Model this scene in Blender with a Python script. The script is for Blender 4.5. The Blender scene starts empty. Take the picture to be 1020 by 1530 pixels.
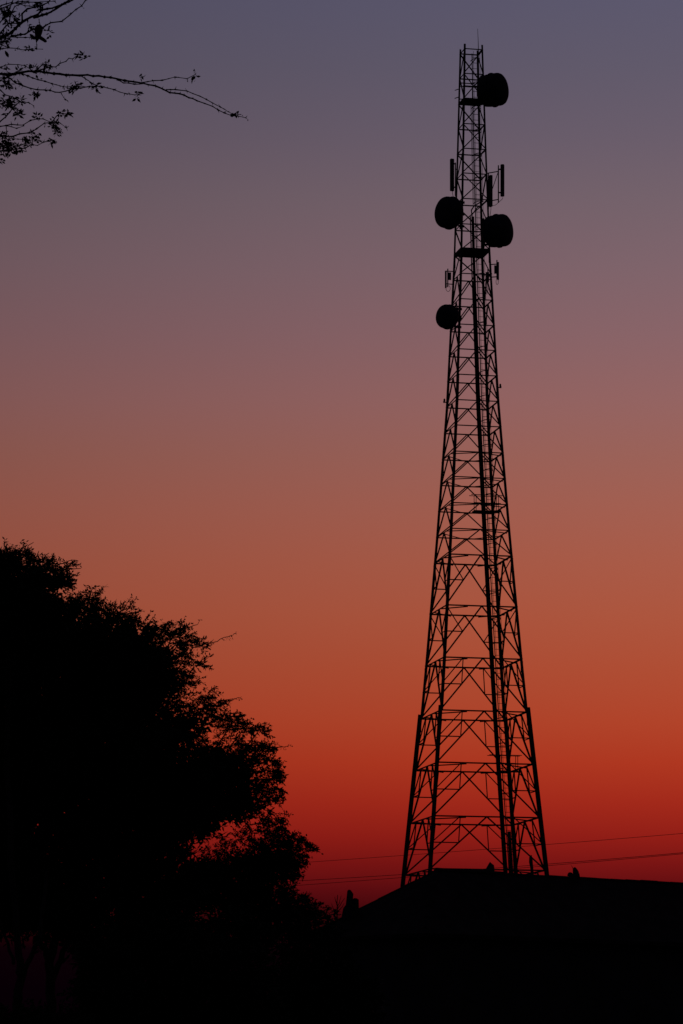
import bpy, math, random
import numpy as np
from mathutils import Vector, Matrix

random.seed(7)
rng = np.random.default_rng(7)
scene = bpy.context.scene
C = scene.collection

# ------------------------------------------------------------------ camera
FPX = 4900.0                      # focal length in photo pixels (1020 x 1530)
PITCH = math.radians(9.7)
ROLL = math.radians(0.20)
CAM = Vector((0, 0, 1.6))
FWD = Vector((0, math.cos(PITCH), math.sin(PITCH)))
_u = Vector((0, -math.sin(PITCH), math.cos(PITCH)))
_r = Vector((1, 0, 0))
RGT = _r * math.cos(ROLL) + _u * math.sin(ROLL)
UPV = _u * math.cos(ROLL) - _r * math.sin(ROLL)
cam_data = bpy.data.cameras.new('camera')
cam = bpy.data.objects.new('camera', cam_data)
C.objects.link(cam)
cam_data.sensor_fit = 'VERTICAL'
cam_data.sensor_height = 36.0
cam_data.lens = 36.0 * FPX / 1530.0
cam_data.clip_start = 0.1
cam_data.clip_end = 20000
m = Matrix((RGT, UPV, -FWD)).transposed().to_4x4()
m.translation = CAM
cam.matrix_world = m
scene.camera = cam

# ------------------------------------------------------------------ sky
def lin(c):
    c = c / 255.0
    return c / 12.92 if c <= 0.04045 else ((c + 0.055) / 1.055) ** 2.4

SUN_AZ = math.radians(9.0)        # to the right of straight ahead
world = bpy.data.worlds.new('World')
scene.world = world
world.use_nodes = True
nt = world.node_tree
nt.nodes.clear()
N = nt.nodes.new
L = nt.links.new
out = N('ShaderNodeOutputWorld')
bg = N('ShaderNodeBackground')
L(bg.outputs[0], out.inputs[0])
tc = N('ShaderNodeTexCoord')
sep = N('ShaderNodeSeparateXYZ')
L(tc.outputs['Generated'], sep.inputs[0])

def math_node(op, a, b=None, clamp=False):
    n = N('ShaderNodeMath'); n.operation = op; n.use_clamp = clamp
    for i, v in enumerate((a, b)):
        if v is None: continue
        if isinstance(v, (int, float)): n.inputs[i].default_value = v
        else: L(v, n.inputs[i])
    return n.outputs[0]

def elev(y):                      # sine of elevation seen at photo row y
    return math.sin(PITCH + math.atan((765.0 - y) / FPX))

# the afterglow as a function of elevation: (photo row, sRGB)
GLOW = [
    (1600, (4, 0, 3)), (1480, (8, 0, 5)), (1420, (13, 1, 6)), (1370, (52, 6, 10)), (1330, (90, 12, 16)),
    (1290, (119, 20, 19)), (1250, (142, 29, 22)), (1200, (159, 40, 26)),
    (1140, (171, 54, 32)), (1080, (174, 66, 41)), (1000, (172, 76, 51)),
    (920, (170, 84, 61)), (840, (166, 89, 70)), (760, (160, 93, 79)),
    (680, (152, 96, 87)), (600, (145, 98, 96)), (500, (134, 98, 102)),
    (400, (124, 98, 105)), (300, (114, 96, 105)), (200, (103, 91, 105)),
    (100, (95, 88, 105)), (0, (90, 86, 107)),
]
ZMAX = 1.0
def ramp(stops):
    r = N('ShaderNodeValToRGB')
    cr = r.color_ramp
    cr.interpolation = 'LINEAR'
    while len(cr.elements) > 1: cr.elements.remove(cr.elements[-1])
    for i, (p, c) in enumerate(stops):
        e = cr.elements[0] if i == 0 else cr.elements.new(p)
        e.position = p
        e.color = (c[0], c[1], c[2], 1)
    return r
zc = math_node('MAXIMUM', sep.outputs[2], 0.0)
zs = math_node('POWER', zc, 0.5)           # spread the stops near the horizon
west = ramp([(math.sqrt(max(elev(y), 0)), tuple(lin(v) for v in c)) for y, c in GLOW]
            + [(math.sqrt(0.5), (0.045, 0.045, 0.082)), (1.0, (0.010, 0.011, 0.024))])
L(zs, west.inputs[0])
east = ramp([(0.0, (0.0025, 0.0026, 0.004)), (0.3, (0.006, 0.006, 0.010)), (0.7, (0.008, 0.008, 0.015)), (1.0, (0.010, 0.011, 0.024))])
L(zs, east.inputs[0])
# azimuth: cosine of the angle from the set sun
hx = math_node('MULTIPLY', sep.outputs[0], math.sin(SUN_AZ))
hy = math_node('MULTIPLY', sep.outputs[1], math.cos(SUN_AZ))
hd = math_node('ADD', hx, hy)
hl = math_node('POWER', math_node('ADD', math_node('MULTIPLY', sep.outputs[0], sep.outputs[0]),
                                  math_node('MULTIPLY', sep.outputs[1], sep.outputs[1])), 0.5)
ca = math_node('DIVIDE', hd, math_node('MAXIMUM', hl, 1e-4))
mr = N('ShaderNodeMapRange'); mr.interpolation_type = 'SMOOTHSTEP'
mr.inputs['From Min'].default_value = -0.2
mr.inputs['From Max'].default_value = 1.0
L(ca, mr.inputs['Value'])
mix = N('ShaderNodeMix'); mix.data_type = 'RGBA'
L(mr.outputs[0], mix.inputs[0])
L(east.outputs[0], mix.inputs[6])
# the glow dims with every degree away from where the sun set
ang = math_node('ARCCOSINE', math_node('MINIMUM', ca, 1.0))
fall = math_node('DIVIDE', 1.0, math_node('ADD', 1.0, math_node('MULTIPLY', math_node('MULTIPLY', ang, ang), 0.0016 * (180 / math.pi) ** 2)))
sc = N('ShaderNodeVectorMath'); sc.operation = 'SCALE'
L(west.outputs[0], sc.inputs[0]); L(fall, sc.inputs['Scale'])
L(sc.outputs[0], mix.inputs[7])
L(mix.outputs[2], bg.inputs[0])
bg.inputs[1].default_value = 1.06

sun_data = bpy.data.lights.new('sun', 'SUN')
sun_data.energy = 0.03
sun_data.angle = math.radians(12)
sun_data.color = (1.0, 0.35, 0.2)
sun = bpy.data.objects.new('sun', sun_data)
C.objects.link(sun)
sd = Vector((math.sin(SUN_AZ), math.cos(SUN_AZ), math.tan(math.radians(2.0))))   # towards the afterglow
sun.rotation_euler = (sd).to_track_quat('Z', 'Y').to_euler()
sun.location = (20, 60, 30)

scene.view_settings.view_transform = 'Standard'
scene.view_settings.look = 'None'
scene.view_settings.exposure = 0
scene.view_settings.gamma = 1
scene.render.dither_intensity = 1.0
scene.cycles.max_bounces = 4

# ------------------------------------------------------------------ helpers
def P(px, py, Y):
    """World point on the sight line of photo pixel (px, py) at ground distance Y."""
    d = FWD + RGT * ((px - 510.0) / FPX) + UPV * ((765.0 - py) / FPX)
    return CAM + d * (Y / d.y)

def mpp(p):
    """metres per photo pixel at world point p"""
    return (Vector(p) - CAM).dot(FWD) / FPX

def material(name, col, rough=0.8, var=0.35, scale=8.0, spec=0.2, metal=0.0, bump=0.0):
    mt = bpy.data.materials.new(name)
    mt.use_nodes = True
    t = mt.node_tree
    b = t.nodes['Principled BSDF']
    b.inputs['Roughness'].default_value = rough
    b.inputs['Specular IOR Level'].default_value = spec
    b.inputs['Metallic'].default_value = metal
    n = t.nodes.new('ShaderNodeTexNoise')
    n.inputs['Scale'].default_value = scale
    n.inputs['Detail'].default_value = 6
    g = t.nodes.new('ShaderNodeTexCoord')
    t.links.new(g.outputs['Object'], n.inputs['Vector'])
    r = t.nodes.new('ShaderNodeValToRGB')
    r.color_ramp.elements[0].position = 0.3
    r.color_ramp.elements[1].position = 0.7
    r.color_ramp.elements[0].color = tuple(c * (1 - var) for c in col) + (1,)
    r.color_ramp.elements[1].color = tuple(c * (1 + var) for c in col) + (1,)
    t.links.new(n.outputs[0], r.inputs[0])
    t.links.new(r.outputs[0], b.inputs['Base Color'])
    if bump:
        bp = t.nodes.new('ShaderNodeBump')
        bp.inputs['Strength'].default_value = bump
        t.links.new(n.outputs[0], bp.inputs['Height'])
        t.links.new(bp.outputs[0], b.inputs['Normal'])
    return mt

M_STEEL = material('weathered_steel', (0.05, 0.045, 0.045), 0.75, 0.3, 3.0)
M_CABLE = material('black_cable', (0.02, 0.02, 0.02), 0.7, 0.2, 5.0)
M_DRUM = material('drum_paint', (0.05, 0.05, 0.052), 0.7, 0.2, 2.0)
M_RADOME = material('radome_cloth', (0.05, 0.05, 0.055), 0.9, 0.15, 2.0)
M_PANEL = material('antenna_plastic', (0.05, 0.05, 0.052), 0.7, 0.15, 4.0)
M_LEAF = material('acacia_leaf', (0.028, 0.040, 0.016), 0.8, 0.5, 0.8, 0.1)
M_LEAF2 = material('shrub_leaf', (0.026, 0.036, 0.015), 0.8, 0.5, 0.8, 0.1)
M_BARK = material('acacia_bark', (0.045, 0.035, 0.027), 0.95, 0.5, 6.0, 0.1, bump=0.4)
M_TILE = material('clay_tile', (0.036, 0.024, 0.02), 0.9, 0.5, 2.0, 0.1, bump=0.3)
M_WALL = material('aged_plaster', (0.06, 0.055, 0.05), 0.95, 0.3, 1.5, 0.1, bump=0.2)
M_STONE = material('dark_stone', (0.05, 0.045, 0.042), 0.95, 0.4, 6.0, 0.1, bump=0.3)
M_GROUND = material('dry_ground', (0.05, 0.042, 0.033), 1.0, 0.4, 0.3, 0.05, bump=0.3)

def tag(o, label=None, cat=None, group=None, kind=None):
    if label: o['label'] = label
    if cat: o['category'] = cat
    if group: o['group'] = group
    if kind: o['kind'] = kind
    return o

def empty(name, loc):
    o = bpy.data.objects.new(name, None)
    o.empty_display_size = 0.5
    o.location = loc
    C.objects.link(o)
    return o

class MB:
    """collects geometry in world coordinates, builds one mesh object"""
    def __init__(s): s.v = []; s.f = []
    def add(s, vs, fs):
        b = len(s.v)
        s.v += [tuple(v) for v in vs]
        s.f += [tuple(b + i for i in f) for f in fs]
    def box(s, c, ax, ay, az):
        c, ax, ay, az = map(Vector, (c, ax, ay, az))
        vs = [c + ax * i + ay * j + az * k for i in (-1, 1) for j in (-1, 1) for k in (-1, 1)]
        s.add(vs, [(0, 1, 3, 2), (4, 6, 7, 5), (0, 4, 5, 1), (2, 3, 7, 6), (0, 2, 6, 4), (1, 5, 7, 3)])
    def bar(s, p, q, w, h=None, up=(0, 0, 1)):
        p, q = Vector(p), Vector(q)
        d = (q - p).normalized()
        x = d.cross(Vector(up))
        if x.length < 1e-3: x = d.cross(Vector((1, 0, 0)))
        x.normalize(); y = x.cross(d)
        h = w if h is None else h
        s.box((p + q) / 2, x * w / 2, y * h / 2, (q - p) / 2)
    def angle(s, p, q, b, t, dx, dy):
        """rolled angle section from p to q, flanges along dx and dy"""
        p, q, dx, dy = map(Vector, (p, q, dx, dy))
        prof = [(0, 0), (b, 0), (b, t), (t, t), (t, b), (0, b)]
        vs = [o + dx * x + dy * y for o in (p, q) for x, y in prof]
        fs = [(i, (i + 1) % 6, 6 + (i + 1) % 6, 6 + i) for i in range(6)]
        fs += [(3, 2, 1, 0), (5, 4, 3, 0), (6, 7, 8, 9), (6, 9, 10, 11)]
        s.add(vs, fs)
    def tube(s, pts, rad, n=6, cap=True):
        pts = [Vector(p) for p in pts]
        if not hasattr(rad, '__len__'): rad = [rad] * len(pts)
        rings = []
        ref = Vector((0.3, 0.2, 1)).normalized()
        for i, p in enumerate(pts):
            d = (pts[min(i + 1, len(pts) - 1)] - pts[max(i - 1, 0)])
            if d.length < 1e-9: d = Vector((0, 0, 1))
            d.normalize()
            x = d.cross(ref)
            if x.length < 1e-3: x = d.cross(Vector((1, 0, 0)))
            x.normalize(); y = d.cross(x)
            rings.append([p + (x * math.cos(a) + y * math.sin(a)) * rad[i]
                          for a in (2 * math.pi * k / n for k in range(n))])
        vs = [v for r in rings for v in r]
        fs = []
        for i in range(len(pts) - 1):
            for k in range(n):
                fs.append((i * n + k, i * n + (k + 1) % n, (i + 1) * n + (k + 1) % n, (i + 1) * n + k))
        if cap:
            fs.append(tuple(range(n - 1, -1, -1)))
            fs.append(tuple((len(pts) - 1) * n + k for k in range(n)))
        s.add(vs, fs)
    def lathe(s, o, d, prof, n=32):
        o, d = Vector(o), Vector(d).normalized()
        x = d.cross(Vector((0, 0, 1))).normalized(); y = x.cross(d)
        vs = []
        for a, r in prof:
            vs += [o + d * a + (x * math.cos(2 * math.pi * k / n) + y * math.sin(2 * math.pi * k / n)) * r for k in range(n)]
        fs = [(i * n + k, i * n + (k + 1) % n, (i + 1) * n + (k + 1) % n, (i + 1) * n + k)
              for i in range(len(prof) - 1) for k in range(n)]
        s.add(vs, fs)
    def build(s, name, mat, parent=None, smooth=False, origin=None):
        me = bpy.data.meshes.new(name)
        o = Vector(origin) if origin is not None else (Vector(parent.matrix_world.translation) if False else Vector((0, 0, 0)))
        base = Vector((0, 0, 0))
        if parent is not None:
            base = WORLD[parent.name]
        elif origin is not None:
            base = Vector(origin)
        me.from_pydata([(v[0] - base.x, v[1] - base.y, v[2] - base.z) for v in s.v], [], s.f)
        me.materials.append(mat)
        if smooth:
            me.polygons.foreach_set('use_smooth', [True] * len(me.polygons))
        ob = bpy.data.objects.new(name, me)
        C.objects.link(ob)
        if parent is not None: ob.parent = parent
        else: ob.location = base
        WORLD[ob.name] = base.copy()
        me.update()
        return ob
WORLD = {}
def thing(name, loc, label, cat, group=None):
    o = empty(name, loc)
    WORLD[o.name] = Vector(loc)
    return tag(o, label, cat, group)

# ------------------------------------------------------------------ ground
g = MB()
S, n = 9000, 24
for i in range(n + 1):
    for j in range(n + 1):
        g.v.append((-S + 2 * S * i / n, -S + 2 * S * j / n, 0))
for i in range(n):
    for j in range(n):
        a = i * (n + 1) + j
        g.f.append((a, a + n + 1, a + n + 2, a + 1))
tag(g.build('ground', M_GROUND), 'dark dry ground reaching to the horizon', None, None, 'structure')

# ------------------------------------------------------------------ lattice tower
TY = 170.0
TH = math.radians(11.6)
base_pt = P(708, 1298, TY)
TX = base_pt.x
A = Vector((math.cos(TH), math.sin(TH), 0))
NN = Vector((-math.sin(TH), math.cos(TH), 0))
ys = [60, 116, 224, 379, 604, 794, 984, 1055, 1298, 1646]
wp = [28.4, 31.2, 36.6, 45.4, 66.2, 91.2, 119.4, 130.5, 174, 238]
zz = []; ww = []
for y, w in zip(ys, wp):
    p = P(707, y, TY)
    zz.append(p.z); ww.append(w * mpp(p))
zz, ww = np.array(zz[::-1]), np.array(ww[::-1])
def width(z): return float(np.interp(z, zz, ww))
# legs by name: near-left, near-right, far-right, far-left
SG = [(-1, -1), (1, -1), (1, 1), (-1, 1)]
def corner(i, z):
    w = width(z) / 2
    return Vector((TX, TY, z)) + A * (SG[i][0] * w) + NN * (SG[i][1] * w)
def zrow(y):                      # height of a ring whose near edge is seen at photo row y
    z = P(707, y, TY).z
    for _ in range(3): z = P(707, y, TY - width(z) / 2).z
    return z
rows = [73, 110, 148, 185, 222, 259, 297, 335, 372, 409, 447, 485, 522, 560, 598, 636, 675, 713, 752, 790.5,
        829, 905, 983, 1062, 1140, 1220, 1299]
rz = [zrow(y) for y in rows]
dz = rz[-2] - rz[-1]
while rz[-1] - dz > 0.6: rz.append(rz[-1] - dz)
NR = len(rz)
tower = thing('lattice_tower', (TX, TY, 0), 'tall tapering steel lattice telecom tower rising behind the dark roof', 'tower')

def leg_b(z):
    y0 = [0.2, 0.118, 0.105, 0.098, 0.08]
    if z < zrow(1062): return 0.105
    if z < zrow(829): return 0.145
    if z < zrow(560): return 0.135
    if z < zrow(372): return 0.115
    return 0.095
TOPZ = zrow(66)
for i in range(4):
    mb = MB()
    lev = [0.0] + rz[::-1] + [TOPZ]
    dx = A * -SG[i][0]; dy = NN * -SG[i][1]
    for a, b in zip(lev[:-1], lev[1:]):
        bb = leg_b((a + b) / 2)
        mb.angle(corner(i, a), corner(i, b), bb, bb * 0.2, dx, dy)
    # the lower part of each leg carries a second, outer angle
    zt = zrow(1055)
    lo = [z for z in lev if z < zt - .3] + [zt]
    for a, b in zip(lo[:-1], lo[1:]):
        o = -(dx + dy) * 0.11
        mb.angle(corner(i, a) + o, corner(i, b) + o, 0.15, 0.03, dx, dy)
    # splice plates where the section changes
    for y in (1062, 983, 829, 675, 522, 372):
        z = zrow(y) - .4; bb = leg_b(z - 0.5) * .9
        c = corner(i, z)
        mb.box(c + dx * bb * .55 + dy * .045, dx * bb * .5, dy * .012, Vector((0, 0, .3)))
        mb.box(c + dy * bb * .55 + dx * .045, dy * bb * .5, dx * .012, Vector((0, 0, .3)))
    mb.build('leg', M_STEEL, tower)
    # concrete footing of the leg
    fb = MB(); fb.box(corner(i, 0) + Vector((0, 0, 0.2)), (0.5, 0, 0), (0, 0.5, 0), (0, 0, 0.3))
    fb.build('footing', M_STONE, tower)

def brace(name, p, q, b, face_n):
    """steel angle between two joints lying in a face whose outward normal is face_n"""
    p, q = Vector(p), Vector(q)
    d = (q - p).normalized()
    x = d.cross(face_n).normalized()
    mb = MB()
    off = -face_n * b * 0.5 - x * b * 0.5
    mb.angle(p + off, q + off, b, b * 0.22, x, -face_n)
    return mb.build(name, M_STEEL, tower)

FACES = [(0, 1, -NN), (1, 2, A), (2, 3, NN), (3, 0, -A)]
def mid(a, b, t=0.5): return a + (b - a) * t
for k in range(NR):
    z = rz[k]
    y = rows[k] if k < len(rows) else 1400
    bb = 0.058 if y < 500 else (0.06 if y < 829 else 0.075)
    mids = []
    for i, j, nrm in FACES:
        a, b = corner(i, z), corner(j, z)
        brace('horizontal_brace', a, b, bb, nrm)
        mids.append(mid(a, b))
    if y >= 675:
        cs = [corner(i, z) for i in range(4)]
        for f in range(4):          # f: the corner; its two edges run to f-1 and f+1
            pv, nx = cs[(f - 1) % 4], cs[(f + 1) % 4]
            if y >= 829: s0, s1 = .3, .3
            elif f == 0: s0, s1 = .22, .46
            elif f == 1: s0, s1 = .46, .22
            else: s0, s1 = .5, .5
            brace('plan_brace', mid(cs[f], pv, s0), mid(cs[f], nx, s1), bb * 0.75, Vector((0, 0, 1)))
    elif y in (148, 372):
        pass
    if k + 1 >= NR: z2 = 0.45
    else: z2 = rz[k + 1]
    for fi, (i, j, nrm) in enumerate(FACES):
        a, b = corner(i, z), corner(j, z)
        c, d = corner(i, z2), corner(j, z2)
        if y < 409:
            if k % 2 == 0: brace('diagonal_brace', c, b, bb, nrm)
            else: brace('diagonal_brace', a, d, bb, nrm)
        else:
            ap = mid(a, b)
            brace('diagonal_brace', ap, c, bb * 1.05, nrm)
            brace('diagonal_brace', ap, d, bb * 1.05, nrm)
            if y >= 829:
                rb = bb * 0.72
                for top, bot, s in ((a, c, 0.25), (b, d, 0.75)):
                    vm = mid(ap, bot); lm = mid(top, bot)
                    brace('secondary_brace', vm, lm, rb, nrm)
                    if y < 983:
                        brace('secondary_brace', top, vm, rb, nrm)
                    else:
                        qp = mid(a, b, s)
                        brace('secondary_brace', qp, vm, rb, nrm)
                        brace('secondary_brace', qp, lm, rb, nrm)

# ladder with safety cage, hung inside the far face beside the far right leg
FR = 2
def lad(z, u, v):
    """u metres from the far right leg towards the far left one, v metres towards the camera"""
    return corner(FR, z) - A * u - NN * v
LZ = [0.3] + rz[::-1]
ladder = MB()
for u in (0.14, 0.42):
    for a, b in zip(LZ[:-1], LZ[1:]):
        ladder.bar(lad(a, u, 0.25), lad(b, u, 0.25), 0.035, 0.045)
ladder_o = ladder.build('ladder', M_STEEL, tower)
z = 1.0; nr = 0
rung_z0 = rz[0] - 0.2
zs_r = np.linspace(8.5, rung_z0, 150)
for z in zs_r:
    mb = MB(); mb.bar(lad(z, 0.15, 0.25), lad(z, 0.41, 0.25), 0.022)
    mb.build('rung', M_STEEL, ladder_o)
def hoop(z):
    return [lad(z, 0.28 + 0.24 * math.cos(t), 0.27 + 0.62 * math.sin(t)) for t in np.linspace(0, math.pi, 9)]
hz = np.arange(3.0, rz[0] - 0.3, 1.31)
for z in hz:
    mb = MB()
    h = hoop(z)
    for p, q in zip(h[:-1], h[1:]): mb.bar(p, q, 0.014, 0.045)
    mb.build('cage_hoop', M_STEEL, ladder_o)
for t in (0.75, math.pi / 2, 2.4):
    mb = MB()
    pts = [lad(z, 0.28 + 0.24 * math.cos(t), 0.27 + 0.62 * math.sin(t)) for z in LZ if z > 2.5]
    for p, q in zip(pts[:-1], pts[1:]): mb.bar(p, q, 0.014, 0.014)
    mb.build('cage_bar', M_STEEL, ladder_o)

# feeder cable run left of the ladder
FZ = [z for z in LZ if z < zrow(312)] + [zrow(314)]
mb = MB()
for u in (0.52, 0.70):
    for a, b in zip(FZ[:-1], FZ[1:]): mb.bar(lad(a, u, 0.22), lad(b, u, 0.22), 0.04, 0.05)
for z in np.arange(1.0, FZ[-1], 0.8): mb.bar(lad(z, 0.52, 0.25), lad(z, 0.70, 0.25), 0.03)
tray = mb.build('cable_tray', M_STEEL, tower)
for q, u in enumerate((0.545, 0.58, 0.615, 0.65, 0.68)):
    mb = MB()
    top = FZ if q != 3 else [z for z in FZ if z < zrow(375)]
    mb.tube([lad(z, u, 0.19) for z in top], 0.021, 6)
    mb.build('feeder_cable', M_CABLE, tray)
# thick conduit at the tower's lower end
mb = MB()
mb.tube([lad(z, 0.26 + 0.02 * (zrow(1229) - z) / 3 - .06, -0.05) for z in (0.2, 6.0, zrow(1299), zrow(1229))], 0.1, 10)
mb.build('conduit', M_STEEL, tower)

# full platforms near the top
def deck(row, over, th, rail):
    z = zrow(row)
    w = width(z) / 2 + over
    pl = MB()
    o = Vector((TX, TY, z))
    # planks of grating with narrow gaps
    n = 7
    for i in range(n):
        s0 = -w + 2 * w * i / n + 0.012; s1 = -w + 2 * w * (i + 1) / n - 0.012
        pl.box(o + A * ((s0 + s1) / 2) + Vector((0, 0, 0.03)), A * ((s1 - s0) / 2), NN * w, (0, 0, 0.02))
    for sx, sy in ((1, 0), (-1, 0), (0, 1), (0, -1)):
        pl.box(o + A * sx * w + NN * sy * w + Vector((0, 0, th / 2)), A * (0.02 if sx else w + 0.02), NN * (0.02 if sy else w - 0.02),
               (0, 0, th / 2))
    d = pl.build('platform', M_STEEL, tower)
    if rail:
        r = MB()
        cs = [o + A * sx * w + NN * sy * w for sx, sy in SG]
        for i in range(4):
            for h in rail:
                r.bar(cs[i] + Vector((0, 0, h)), cs[(i + 1) % 4] + Vector((0, 0, h)), 0.03)
            r.bar(cs[i], cs[i] + Vector((0, 0, max(rail))), 0.035)
        r.build('handrail', M_STEEL, d)
    return d
deck(148.5, -0.03, 0.08, None)
deck(374, -0.03, 0.14, None)

# small rest platforms on the ladder: photo rows of deck and rail, x range of both
def rest(row, x0, x1, rrow, rx0, rx1):
    z = P(720, row, TY).z
    y0 = lad(z, 0.3, 0.25).y
    p0, p1 = P(x0, row, y0), P(x1, row, y0)
    q0, q1 = P(rx0, rrow, y0), P(rx1, rrow, y0)
    z = (p0.z + p1.z) / 2
    pl = MB()
    c = (p0 + p1) / 2; c.z = z
    hw = (p1 - p0).length / 2
    pl.box(c - NN * 0.1, A * hw, NN * 0.26, (0, 0, 0.025))
    d = pl.build('rest_platform', M_STEEL, tower)
    r = MB()
    hz_ = (q0.z + q1.z) / 2
    rw = (q1 - q0).length / 2
    cr = (q0 + q1) / 2
    for v in (0.12, -0.32):
        cc = Vector((cr.x, c.y, 0)) + NN * v
        for h in (hz_, (hz_ + z) / 2):
            r.bar(Vector((cc.x, cc.y, h)) - A * (rw if h == hz_ else hw), Vector((cc.x, cc.y, h)) + A * (rw if h == hz_ else hw), 0.035)
        for s in (-0.85, 0.85):
            b = Vector((c.x, c.y, z)) + NN * v + A * hw * s
            r.bar(b, Vector((b.x, b.y, hz_)), 0.035)
    r.build('handrail', M_STEEL, d)
rest(765, 705.5, 746, 741, 701, 751)
rest(1153, 742, 774, 1129, 728, 778)

# lightning rod, obstruction lights, little side brackets
mb = MB()
rod = P(714.6, 75, TY - 0.3)
mb.tube([rod - Vector((0, 0, .1)), P(714.2, 60, TY - 0.3), P(713.4, 43, TY - 0.3)], [0.022, 0.015, 0.01], 6)
mb.build('lightning_rod', M_STEEL, tower)
for px, py, i in ((664.6, 596, 3), (749, 584, 1)):
    z = P(px, py, TY).z
    c = corner(i, z); s = 1 if i == 1 else -1
    mb = MB()
    mb.bar(c, c + A * s * 0.14, 0.05)
    mb.box(c + A * s * 0.1 + Vector((0, 0, 0.02)), A * 0.045, NN * 0.045, (0, 0, 0.05))
    mb.tube([c + A * s * 0.09 + Vector((0, 0, h)) for h in (0.07, 0.17, 0.2)], [0.05, 0.05, 0.02], 8)
    mb.build('obstruction_light', M_PANEL, tower)
for py, dy in ((129, 3), (141, 3)):
    z = P(684, py, TY).z
    mb = MB(); c = corner(3, z)
    mb.bar(c + A * 0.05, c - A * 0.2 - Vector((0, 0, 0.1)), 0.04)
    mb.build('side_bracket', M_STEEL, tower)
# short stub under the upper cross members and a cross member that carries the top dish
mb = MB()
z = P(706, 134, TY).z
mb.bar(corner(0, z), corner(1, z), 0.06)
for yy_ in (121, 126, 145):
    zz_ = P(706, yy_, TY).z
    mb.bar(corner(3, zz_) - NN * .1, corner(2, zz_) - NN * .1, 0.045)
mb.bar(P(706, 134, TY - .5), P(706, 149, TY - .5), 0.07)
mb.build('dish_carrier', M_STEEL, tower)
mb = MB()
z = P(706, 330, TY).z
mb.tube([lad(FZ[-1], 0.6, 0.2), P(704, 314, TY), P(708, 308, TY - .3), P(716, 303, TY - .6), P(722, 300, TY - .7)], 0.035, 6)
mb.tube([lad(FZ[-1] - .3, 0.62, 0.2), P(705, 321, TY), P(712, 311, TY - .3), P(720, 305, TY - .6)], 0.03, 6)
mb.build('feeder_bend', M_CABLE, tower)
for u in (0.47, 0.53):
    mb = MB()
    mb.tube([lad(z, u, 0.2) for z in LZ if zrow(320) < z < zrow(112)], 0.014, 6)
    mb.build('feeder_cable', M_CABLE, tray)

# ------------------------------------------------------------------ drum dishes
def dish(px, py, rpx, az_deg, side, leg, label):
    """side +1 faces right, -1 left; az_deg turns it towards the camera"""
    a = math.radians(az_deg)
    d = Vector((side * math.cos(a), -math.sin(a), 0))
    yy = corner(leg, P(px, py, TY).z).y - 0.25
    c = P(px, py, yy)
    R = rpx * mpp(c)
    t = thing('dish_antenna', c, label, 'dish antenna', 'drum dish antennas mounted on the tower')
    mb = MB()
    prof = ([(-.92, .001), (-.92, .2), (-.85, .22), (-.74, .6), (-.52, .88), (-.3, .915), (-.035, .93)] if side > 0 else
            [(-.72, .001), (-.72, .2), (-.64, .22), (-.52, .55), (-.3, .84), (-.12, .93), (-.035, .94)])
    mb.lathe(c, d, [(x * R, r * R) for x, r in prof], 40)
    mb.build('reflector', M_DRUM, t, True)
    mb = MB()
    mb.lathe(c, d, [(x * R, r * R) for x, r in [(-.035, .92), (-.035, .98), (.035, .98), (.035, .92), (-.035, .92)]], 40)
    mb.build('flange', M_DRUM, t)
    mb = MB()
    mb.lathe(c, d, [(x * R, r * R) for x, r in [(.03, .935), (.2, .93), (.33, .925)]], 40)
    mb.build('shroud', M_DRUM, t, True)
    mb = MB()
    mb.lathe(c, d, [(x * R, r * R) for x, r in [(.32, .932), (.42, .92), (.53, .87), (.62, .76), (.69, .57), (.725, .32), (.735, .001)]], 40)
    mb.build('radome', M_RADOME, t, True)
    # mounting frame: two uprights and cross bars clamped to the tower leg
    mb = MB()
    hb = .92 if side > 0 else .72
    back = c - d * (hb * R)
    sx = Vector((-d.y, d.x, 0))
    lp = corner(leg, c.z)
    mb.tube([back + Vector((0, 0, h)) for h in (-R * .85, R * .85)], 0.06, 10)
    mb.box(back + d * 0.06 * R, d * .06 * R, sx * .22 * R, Vector((0, 0, .3 * R)))
    for h in (-0.72 * R, 0.0, 0.72 * R):
        p = back + Vector((0, 0, h))
        q = corner(leg, p.z)
        mb.bar(p, q, 0.07, 0.1)
        mb.bar(q - A * .16, q + A * .16, 0.08, 0.12)
    mb.build('mount', M_STEEL, t)
    mb = MB()
    e = c + d * (-.3 * R) + Vector((0, 0, .88 * R))
    mb.tube([e, corner(leg, e.z - 0.2 * R)], 0.022, 6)
    mb.build('stay_bar', M_STEEL, t)
dish(736.4, 134.6, 26.5, 29, 1, 1, 'topmost black drum dish, at the right edge just below the tower tip')
dish(673.2, 318.4, 25.6, 35, -1, 0, 'large black drum dish on the left edge, above the wide platform')
dish(743.6, 345.0, 26.2, 29, 1, 1, 'large black drum dish on the right edge, level with the wide platform')
dish(669.8, 473.6, 19.4, 42, -1, 0, 'smallest black drum dish, low on the left edge below the wide platform')

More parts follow.
